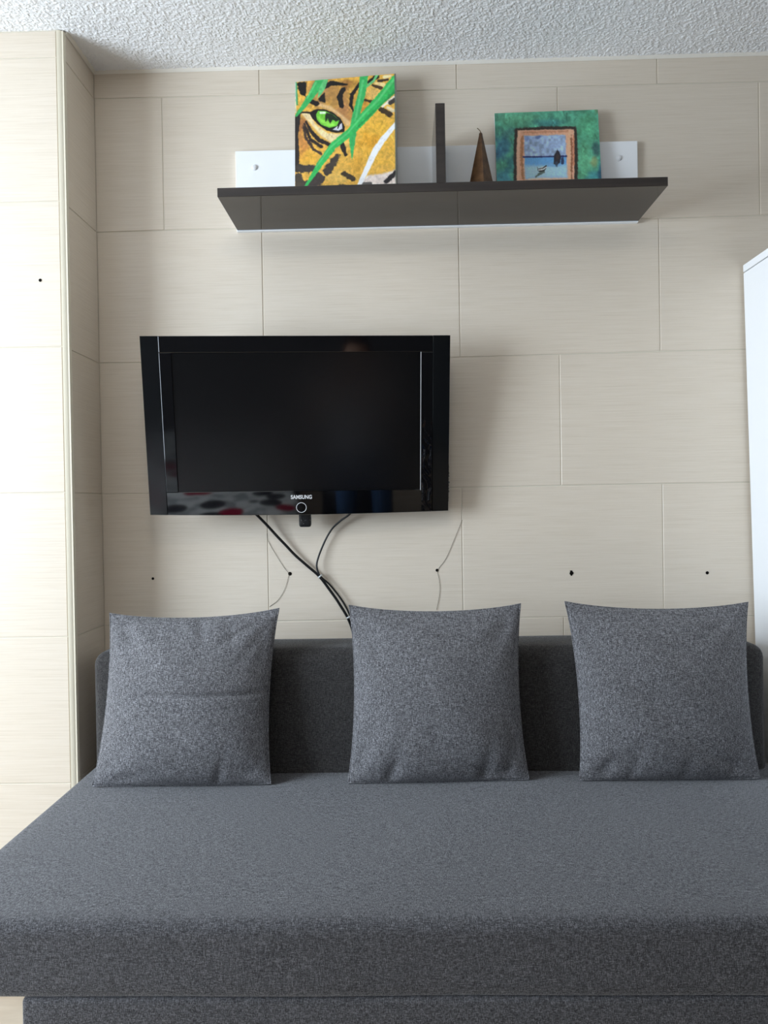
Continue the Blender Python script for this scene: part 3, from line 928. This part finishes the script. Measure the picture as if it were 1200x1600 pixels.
# ------------------------------------------------------------------ television
TVM = cam_matrix(0.0714, 0.17, 0.0024)
tv = thing('television', 'wall mounted black flat television tilted forward, above the sofa', 'television')
tv.matrix_world = Matrix.Translation((0.1221, -0.14, 1.3811)) @ TVM.to_4x4()
def chin(u):
    return -0.2525 - 0.0060 * (1 - (u / 0.434) ** 2)
bm = bmesh.new()
add_box(bm, -0.3845, 0.3845, 0.0, 0.016, 0.2068, 0.2525, 0.0016, 2)
add_box(bm, -0.3845, -0.3505, 0.0, 0.016, -0.1875, 0.2066, 0.0012, 2)
add_box(bm, 0.3505, 0.3845, 0.0, 0.016, -0.1875, 0.2066, 0.0012, 2)
link('bezel', bm_mesh('bezel', bm), M_GLOSS, tv)
def plate(name, u0, u1, vt, n0, n1, mat, k=20, ch=0.0012):
    V, F = [], []
    us = np.linspace(u0, u1, k + 1)
    for i, u in enumerate(us):
        e = ch if 0 < i < k else 0
        ui = min(max(u, u0 + ch), u1 - ch)
        V += [(u, n1, vt), (u, n0 + ch, vt), (ui, n0, vt - ch), (ui, n0, chin(u) + ch), (u, n0 + ch, chin(u)), (u, n1, chin(u))]
    for i in range(k):
        for j in range(6):
            a, b_ = i * 6 + j, i * 6 + (j + 1) % 6
            F.append((a, b_, b_ + 6, a + 6))
    F.append(tuple(range(6))); F.append(tuple(k * 6 + j for j in range(6)))
    bm = bmesh.new(); bm.from_mesh(pydata('t', V, F))
    return link(name, bm_mesh(name, bm), mat, tv)
plate('chin', -0.3845, 0.3845, -0.1877, 0.0, 0.016, M_CHIN, 26)
plate('side_panel', -0.434, -0.3848, 0.2525, -0.0003, 0.016, M_SIDE, 5, 0.0004)
plate('side_panel', 0.3848, 0.434, 0.2525, 0.0002, 0.016, M_SIDE, 5)
box('screen', (-0.3505, 0.3505, 0.004, 0.012, -0.1876, 0.2067), M_SCREEN, tv)
box('rear_housing', (-0.40, 0.40, 0.0162, 0.046, -0.205, 0.235), M_HOUSING, tv, 0.012, 3)
box('screen_edge_glint', (0.3500, 0.3511, -0.0006, 0.003, -0.190, 0.2068), M_PRINT, tv)['label'] = 'thin painted glint right of the screen'  # highlight along the screen frame, painted as a thin silver strip
box('screen_edge_glint', (-0.02, 0.335, -0.0003, 0.003, -0.1879, -0.1874), M_METAL, tv)  # fainter highlight under the screen, also a painted strip
def film(u0, u1, v0, v1, nu, nv, amp, seed):
    r_ = random.Random(seed)
    V = []
    for j in range(nv + 1):
        for i in range(nu + 1):
            a, b_ = i / nu, j / nv
            k = amp * (1 - b_) ** 0.7
            V.append((u0 + (u1 - u0) * a, -0.0006 - k * (0.5 + 0.5 * math.sin(9 * a + 31 * b_ + 3 * math.sin(17 * b_))) - k * r_.random() * 0.5, v0 + (v1 - v0) * b_))
    F = [(j * (nu + 1) + i, j * (nu + 1) + i + 1, (j + 1) * (nu + 1) + i + 1, (j + 1) * (nu + 1) + i) for j in range(nv) for i in range(nu)]
    return pydata('protective_film', V, F)
link('protective_film', film(0.3535, 0.382, -0.2505, 0.035, 7, 60, 0.0022, 3), M_GLOSS, tv, True)['label'] = 'crinkled protective film'
V, F = [], []
for j in range(41):
    v_ = -0.225 + 0.11 * j / 40
    e = 0.0022 * max(0, math.sin(j * 1.9) + 0.5 * math.sin(j * 0.7)) * math.sin(math.pi * j / 40)
    V += [(0.4325, -0.0002, v_), (0.4340 + e, 0.003, v_), (0.4325, 0.008, v_)]
for j in range(40):
    F += [(3 * j, 3 * j + 1, 3 * j + 4, 3 * j + 3), (3 * j + 1, 3 * j + 2, 3 * j + 5, 3 * j + 4)]
link('protective_film', pydata('protective_film', V, F), M_GLOSS, tv)
# bracket arm behind the set, up to the wall
inv = tv.matrix_world.inverted()
bm = bmesh.new()
def seg_box(a, b_, w):
    a, b_ = Vector(a), Vector(b_)
    t = bmesh.new(); bmesh.ops.create_cube(t, size=1.0)
    bmesh.ops.scale(t, vec=(w, w, (b_ - a).length), verts=t.verts)
    q = (b_ - a).to_track_quat('Z', 'Y').to_matrix().to_4x4()
    bmesh.ops.transform(t, matrix=inv @ Matrix.Translation((a + b_) / 2) @ q, verts=t.verts)
    tmp = bpy.data.meshes.new('tmp'); t.to_mesh(tmp); t.free(); bm.from_mesh(tmp); bpy.data.meshes.remove(tmp)
wp = lambda u, n_, v: tv.matrix_world @ Vector((u, n_, v))
for u in (-0.1, 0.1):
    seg_box(wp(u, 0.047, 0.10), (0.122 + u, -0.012, 1.46), 0.016)
    seg_box((0.122 + u, -0.010, 1.25), (0.122 + u, -0.010, 1.50), 0.018)
seg_box((0.0, -0.010, 1.47), (0.244, -0.010, 1.47), 0.018)
link('wall_bracket', bm_mesh('wall_bracket', bm), M_METAL, tv)
# power button with its pale ring, and the stand neck stub below the chin
pb = link('power_button', lathe_mesh('power_button', [(0.0135, 0), (0.0135, 0.001), (0.011, 0.0016)], 28, 'y'), M_GLOSS, tv)
pb.location = (0.002, 0.0, -0.2369)
V, F = [], []
for i in range(40):
    w = 2 * math.pi * i / 40
    for j in range(6):
        q = 2 * math.pi * j / 6
        r_ = 0.0143 + 0.0009 * math.cos(q)
        V.append((r_ * math.cos(w), -0.0010 - 0.0009 * math.sin(q), r_ * math.sin(w)))
for i in range(40):
    for j in range(6):
        i2, j2 = (i + 1) % 40, (j + 1) % 6
        F.append((i * 6 + j, i * 6 + j2, i2 * 6 + j2, i2 * 6 + j))
link('light_ring', pydata('light_ring', V, F), M_PRINT, pb, True)
bm = bmesh.new()
add_box(bm, -0.0075, 0.0285, 0.017, 0.045, -0.300, -0.2, 0.007, 3)
link('stand_neck', bm_mesh('stand_neck', bm), M_NECK, tv)
fc = bpy.data.curves.new('brand_lettering', 'FONT')
fc.body = 'SAMSUNG'; fc.size = 0.0158; fc.align_x = 'CENTER'; fc.align_y = 'CENTER'; fc.offset = 0.00045; fc.extrude = 0.0002; fc.space_character = 1.02
fo = bpy.data.objects.new('brand_lettering', fc); C.objects.link(fo)
bpy.context.view_layer.update()
me = bpy.data.meshes.new_from_object(fo.evaluated_get(bpy.context.evaluated_depsgraph_get()))
bpy.data.objects.remove(fo)
xs = [v.co.x for v in me.vertices]
sx = 0.061 / (max(xs) - min(xs))
for v in me.vertices:
    v.co = Vector((v.co.x * sx + 0.0027, -0.0003 - v.co.z, v.co.y - 0.2064))
me.materials.clear()
link('brand_lettering', me, M_PRINT, tv)['label'] = 'silver brand lettering'

# ------------------------------------------------------------------ cables and thin wires
def cable(name, label, cat, P, rad, mat, sides=8, n=5, group=None):
    o = link(name, tube_mesh(name, P, rad, sides, n), mat)
    return tag(o, label, cat, group)
cable('power_cable', 'thick black cable from under the left half of the television', 'cable',
      [(-0.075, -0.068, 1.19), (-0.045, -0.050, 1.15), (-0.022, -0.034, 1.1264), (0.0082, -0.026, 1.0932), (0.0348, -0.020, 1.0619), (0.0613, -0.016, 1.0326), (0.0879, -0.014, 1.0032), (0.1221, -0.012, 0.9719),
       (0.1590, -0.011, 0.9386), (0.1870, -0.011, 0.9015), (0.2200, -0.012, 0.8529), (0.2500, -0.014, 0.7984), (0.263, -0.016, 0.74), (0.268, -0.018, 0.6)], 0.0042, M_RUBBER)
cable('signal_cable', 'thin black cable curving down from the television underside', 'cable',
      [(0.30, -0.062, 1.17), (0.2578, -0.040, 1.1259), (0.2305, -0.028, 1.1071), (0.2012, -0.020, 1.0806), (0.1754, -0.016, 1.0367), (0.1540, -0.0185, 0.9792), (0.1590, -0.0195, 0.9475),
       (0.1680, -0.0195, 0.9350), (0.1945, -0.0165, 0.9091), (0.2295, -0.0160, 0.8624), (0.2530, -0.0185, 0.8139), (0.274, -0.022, 0.74), (0.284, -0.022, 0.6)], 0.0028, M_RUBBER)
def tie(label, p, d, w):
    d = Vector(d).normalized()
    me = tube_mesh('cable_tie', [d * -0.0022, d * 0.0022], w, 12, 1)
    o = link('cable_tie', me, M_TIE)
    o.location = p
    tag(o, label, 'cable tie', 'ties on the television cables')
tie('pale tie where the two black cables meet', (0.1630, -0.0150, 0.9385), (0.62, 0, -0.78), 0.0078)
tie('pale tie on the black cables beside the middle pillow corner', (0.2480, -0.0160, 0.8135), (0.45, 0, -0.89), 0.0078)
cable('thin_wire', 'hair thin wire looped through the wall hole left of the cables', 'wire',
      [(0.0020, -0.0006, 1.0700), (0.0042, -0.0012, 1.0474), (0.0289, -0.0016, 1.0021), (0.0520, -0.0016, 0.9650), (0.0650, -0.0012, 0.9480), (0.0651, -0.0014, 0.9400), (0.0526, -0.0016, 0.9001), (0.0324, -0.0016, 0.8671), (0.0046, -0.0008, 0.8459)], 0.0005, M_WIRE, 5)
cable('thin_wire', 'hair thin wire running through the wall hole above the middle pillow', 'wire',
      [(0.5955, 0.0006, 1.1000), (0.5939, -0.0012, 1.0969), (0.5718, -0.0015, 1.0448), (0.5457, -0.0015, 0.9868), (0.5199, -0.0012, 0.9502), (0.5233, -0.0015, 0.9228), (0.5247, -0.0015, 0.8839), (0.5141, -0.0015, 0.8294)], 0.0005, M_WIRE, 5)

# ------------------------------------------------------------------ ceiling lamp over the middle of the room (its light makes the sheen on the tiles)
lampo = thing('ceiling_light', 'round opal ceiling light fixed overhead in the room', 'lamp', (0.34, -1.95, H))
dome = link('shade', lathe_mesh('shade', [(0.15, -0.012), (0.148, -0.03), (0.125, -0.055), (0.08, -0.072), (0.02, -0.078)], 32), M_LAMP, lampo, True)
link('mount', lathe_mesh('mount', [(0.155, 0.0), (0.16, -0.004), (0.158, -0.013), (0.15, -0.014)], 32), M_WHITE, lampo, True)
M_LAMP.node_tree.nodes['Principled BSDF'].inputs['Emission Strength'].default_value = LAMP_POWER

# ------------------------------------------------------------------ the bed across the room, mirrored in the television's glossy chin
M_COVER, nt, b = new_mat('patterned_cover', lin(190, 190, 186), 0.9, 0.1)
tc = node(nt, 'ShaderNodeTexCoord'); vo = node(nt, 'ShaderNodeTexVoronoi'); vo.inputs['Scale'].default_value = 5.5
nt.links.new(tc.outputs['Object'], vo.inputs['Vector'])
spot = ramp(nt, vo.outputs['Distance'], [(0.40, (1, 1, 1, 1)), (0.46, (0, 0, 0, 1))])
spot.node.color_ramp.interpolation = 'LINEAR'
pick = ramp(nt, vo.outputs['Color'], [(0.42, lin(150, 14, 48)), (0.5, lin(48, 46, 50))])
nz = ramp(nt, noise(nt, (9, 9, 9), 1.0, 3.0), [(0.45, lin(214, 214, 210)), (0.6, lin(150, 152, 152))])
nt.links.new(mix(nt, spot, nz, pick), b.inputs['Base Color'])
bed = thing('bed', 'bed with a white and crimson patterned cover across the room', 'bed', (-0.62, -3.05, 0))
def local_soft(name, b6, rad, mat, parent, **k):
    o = soft_box(name, b6, rad, mat, parent, **k)
    for v in o.data.vertices:
        v.co -= Vector(parent.location)
    return o
local_soft('mattress', (-1.32, 0.12, -4.05, -2.03, 0.20, 0.40), 0.04, M_PAINT, bed, nx=12, ny=14, nz=3)
local_soft('cover', (-1.34, 0.14, -4.07, -2.01, 0.26, 0.43), 0.045, M_COVER, bed, nx=24, ny=24, nz=4, puff=0.006, wob=0.006, seed=8)
box('bed_frame', (-1.30, 0.10, -4.03, -2.05, 0.10, 0.198), M_WENGE, bed, 0.005, 1, off=(-0.62, -3.05, 0))
for x in (-1.24, 0.04):
    for y in (-3.96, -2.12):
        box('leg', (x - 0.03, x + 0.03, y - 0.03, y + 0.03, 0, 0.0995), M_WENGE, bed, 0.004, 1, off=(-0.62, -3.05, 0))

# ------------------------------------------------------------------ the photographer, mirrored faintly in the screen
M_SKIN, nt, b = new_mat('skin', lin(205, 160, 134), 0.5, 0.4)
M_HAIR, nt, b = new_mat('dark_hair', lin(48, 36, 30), 0.5, 0.4)
M_SHIRT, nt, b = new_mat('pale_jersey', lin(206, 206, 208), 0.85, 0.2)
M_JEANS, nt, b = new_mat('blue_denim', lin(52, 78, 112), 0.85, 0.2)
M_EYE, nt, b = new_mat('eye_white', lin(225, 222, 216), 0.25, 0.5)
M_LIP, nt, b = new_mat('lips', lin(176, 104, 96), 0.5, 0.4)
M_SHOE, nt, b = new_mat('white_shoe', lin(215, 212, 206), 0.6, 0.3)
def skin_mesh(name, verts, edges, root, levels=2):
    """verts: (x, y, z, rx, ry)"""
    me = bpy.data.meshes.new(name)
    me.from_pydata([v[:3] for v in verts], edges, [])
    o = bpy.data.objects.new(name, me); C.objects.link(o)
    m = o.modifiers.new('skin', 'SKIN'); m.use_smooth_shade = True; m.branch_smoothing = 0.4
    for i, v in enumerate(verts):
        me.skin_vertices[0].data[i].radius = (v[3], v[4])
        me.skin_vertices[0].data[i].use_root = i == root
    q = o.modifiers.new('sub', 'SUBSURF'); q.levels = levels; q.render_levels = levels
    bpy.context.view_layer.update()
    out = bpy.data.meshes.new_from_object(o.evaluated_get(bpy.context.evaluated_depsgraph_get()))
    bpy.data.objects.remove(o)
    out.name = name
    for p in out.polygons:
        p.use_smooth = True
    return out
per = thing('person', 'seated person in pale top and blue jeans holding a phone, mirrored in the television', 'person', (0.52, -2.72, 0))
DZ = -0.355
TOR = [(0, 0, 0.88 + DZ, .155, .115), (0, 0.005, 1.05 + DZ, .132, .10), (0, 0, 1.20 + DZ, .15, .115), (0, -0.01, 1.33 + DZ, .125, .088)]
HEAD = [(0, 0.0, 1.42 + DZ, .050, .050), (0, 0.016, 1.475 + DZ, .066, .074), (0, 0.022, 1.555 + DZ, .088, .108), (0, 0.012, 1.640 + DZ, .072, .086)]
V = TOR + HEAD
Ed = [(0, 1), (1, 2), (2, 3), (3, 4), (4, 5), (5, 6), (6, 7)]
def limb(start, pts):
    k = start
    for p in pts:
        V.append(p); Ed.append((k, len(V) - 1)); k = len(V) - 1
    return k
PH = (-0.09, 0.349, 1.104)
for s_, elbow, wrist in ((1, (0.215, 0.17, 0.850), (0.0, 0.302, 1.050)), (-1, (-0.275, 0.16, 0.850), (-0.18, 0.302, 1.050))):
    w = limb(3, [(s_ * 0.155, -0.012, 1.345 + DZ, .055, .055), (s_ * 0.20 if s_ > 0 else -0.225, 0.07, 0.92, .045, .045), elbow + (.038, .038), tuple((a + b_) / 2 for a, b_ in zip(elbow, wrist)) + (.034, .034), wrist + (.025, .022)])
    palm = limb(w, [(PH[0] + s_ * 0.052, 0.338, 1.075, .016, .024)])
    for k in range(4):
        z = 1.048 + 0.0185 * k
        ln = (0.016, 0.024, 0.027, 0.022)[k]
        limb(palm, [(PH[0] + s_ * 0.050, 0.356, z, .0085, .0085), (PH[0] + s_ * 0.036, 0.3645, z + 0.002, .008, .008), (PH[0] + s_ * (0.036 - ln), 0.3625, z + 0.004, .0068, .0068)])
    limb(palm, [(PH[0] + s_ * 0.051, 0.332, 1.098, .0095, .0095), (PH[0] + s_ * 0.036, 0.3335, 1.116, .0088, .0088), (PH[0] + s_ * 0.020, 0.3360, 1.124, .0072, .0072)])
for s_ in (-1, 1):
    limb(0, [(s_ * 0.092, 0.06, 0.520, .085, .085), (s_ * 0.10, 0.24, 0.515, .072, .072), (s_ * 0.105, 0.40, 0.495, .056, .056), (s_ * 0.107, 0.415, 0.32, .05, .05), (s_ * 0.11, 0.40, 0.10, .034, .034), (s_ * 0.112, 0.43, 0.045, .034, .034), (s_ * 0.12, 0.53, 0.032, .03, .022)])
body = skin_mesh('body', V, Ed, 0)
for v in body.vertices:                                   # brow, nose and chin
    x, y, z = v.co
    z -= DZ
    if z > 1.46 and y > 0.05:
        v.co.y += 0.020 * math.exp(-(x / 0.012) ** 2 - ((z - 1.540) / 0.016) ** 2) + 0.012 * math.exp(-(x / 0.009) ** 2 - ((z - 1.560) / 0.02) ** 2)
        v.co.y += 0.008 * math.exp(-(x / 0.022) ** 2 - ((z - 1.480) / 0.014) ** 2)
        v.co.y -= 0.007 * sum(math.exp(-((x - e) / 0.014) ** 2 - ((z - 1.565) / 0.010) ** 2) for e in (-0.031, 0.031))
link('body', body, M_SKIN, per)
zc = 1.565 + DZ
def front(x, z):
    ys = [v.co.y for v in body.vertices if abs(v.co.x - x) < 0.014 and abs(v.co.z - z) < 0.014]
    return max(ys) if ys else 0.1
def ellipsoid(name, c, r, mat, parent, cut=None):
    bm = bmesh.new()
    bmesh.ops.create_uvsphere(bm, u_segments=24, v_segments=16, radius=1.0)
    for v in bm.verts:
        v.co = Vector((c[0] + v.co.x * r[0], c[1] + v.co.y * r[1], c[2] + v.co.z * r[2]))
    if cut:
        bmesh.ops.delete(bm, geom=[v for v in bm.verts if cut(v.co)], context='VERTS')
    return link(name, bm_mesh(name, bm), mat, parent, True)
for e in (-0.031, 0.031):
    f_ = front(e, zc)
    ey = ellipsoid('eye', (e, f_ - 0.007, zc), (0.0125, 0.009, 0.0065), M_EYE, per)
    ellipsoid('iris', (e, f_ - 0.001, zc), (0.0052, 0.0035, 0.0055), M_HAIR, ey)
    ellipsoid('eyebrow', (e, front(e, zc + 0.02) - 0.003, zc + 0.020), (0.017, 0.005, 0.003), M_HAIR, per)
    ellipsoid('ear', (e * 2.32, 0.012, 1.555 + DZ), (0.009, 0.018, 0.03), M_SKIN, per)
ellipsoid('mouth', (0, front(0, 1.508 + DZ) - 0.004, 1.508 + DZ), (0.022, 0.007, 0.006), M_LIP, per)
ellipsoid('hair', (0, 0.002, 1.575 + DZ), (0.088, 0.108, 0.102), M_HAIR, per, lambda c: c.y > 0.045 and c.z < 1.615 + DZ or c.z < 1.47 + DZ)
SV = [(x, y, z, a + .012, b_ + .014) for x, y, z, a, b_ in TOR]
SV += [(0, -0.006, 1.385 + DZ, .085, .072), (0, 0, 0.905 + DZ, .165, .13)]
SE = [(0, 1), (1, 2), (2, 3), (3, 4), (0, 5)]
V, Ed = SV, SE
for s_ in (1, -1):
    limb(3, [(s_ * 0.155, -0.012, 1.345 + DZ, .066, .066), (s_ * 0.20 if s_ > 0 else -0.225, 0.07, 0.92, .058, .058), (0.210 if s_ > 0 else -0.262, 0.14, 0.868, .054, .054)])
link('top', skin_mesh('top', V, Ed, 0), M_SHIRT, per)['label'] = 'pale short jersey top'
V, Ed = [(0, 0, 0.96 + DZ, .155, .122), (0, 0, 0.88 + DZ, .160, .128)], [(0, 1)]
for s_ in (-1, 1):
    limb(1, [(s_ * 0.092, 0.06, 0.520, .096, .096), (s_ * 0.10, 0.24, 0.515, .084, .084), (s_ * 0.105, 0.40, 0.493, .070, .070), (s_ * 0.107, 0.415, 0.32, .063, .063), (s_ * 0.11, 0.402, 0.11, .056, .056)])
link('jeans', skin_mesh('jeans', V, Ed, 0), M_JEANS, per)['label'] = 'blue jeans'
for s_ in (-1, 1):
    V, Ed = [(s_ * 0.11, 0.385, 0.052, .042, .046), (s_ * 0.115, 0.46, 0.045, .044, .040), (s_ * 0.122, 0.55, 0.036, .040, .030)], [(0, 1), (1, 2)]
    o = link('shoe', skin_mesh('shoe', V, Ed, 1), M_SHOE, per)
    zm = min(v.co.z for v in o.data.vertices)
    for v in o.data.vertices:
        v.co.z -= zm
ph = thing('phone', 'black phone held in both hands by the mirrored person', 'phone', (0.52 + PH[0], -2.72 + PH[1], PH[2]))
box('phone_body', (-0.036, 0.036, -0.004, 0.004, -0.074, 0.074), M_GLOSS, ph, 0.003, 3)
pf = thing('pouf', 'round dark pouf under the seated mirrored person', 'pouf', (0.52, -2.76, 0))
link('cushion', lathe_mesh('cushion', [(0.19, 0.03), (0.225, 0.06), (0.235, 0.18), (0.232, 0.32), (0.215, 0.385), (0.17, 0.408), (0.05, 0.414)], 36), M_BACK, pf, True)
for a in range(4):
    o = link('foot', lathe_mesh('foot', [(0.018, 0), (0.02, 0.004), (0.02, 0.034)], 12), M_WENGE, pf)
    o.location = (0.14 * math.cos(a * math.pi / 2), 0.14 * math.sin(a * math.pi / 2), 0)
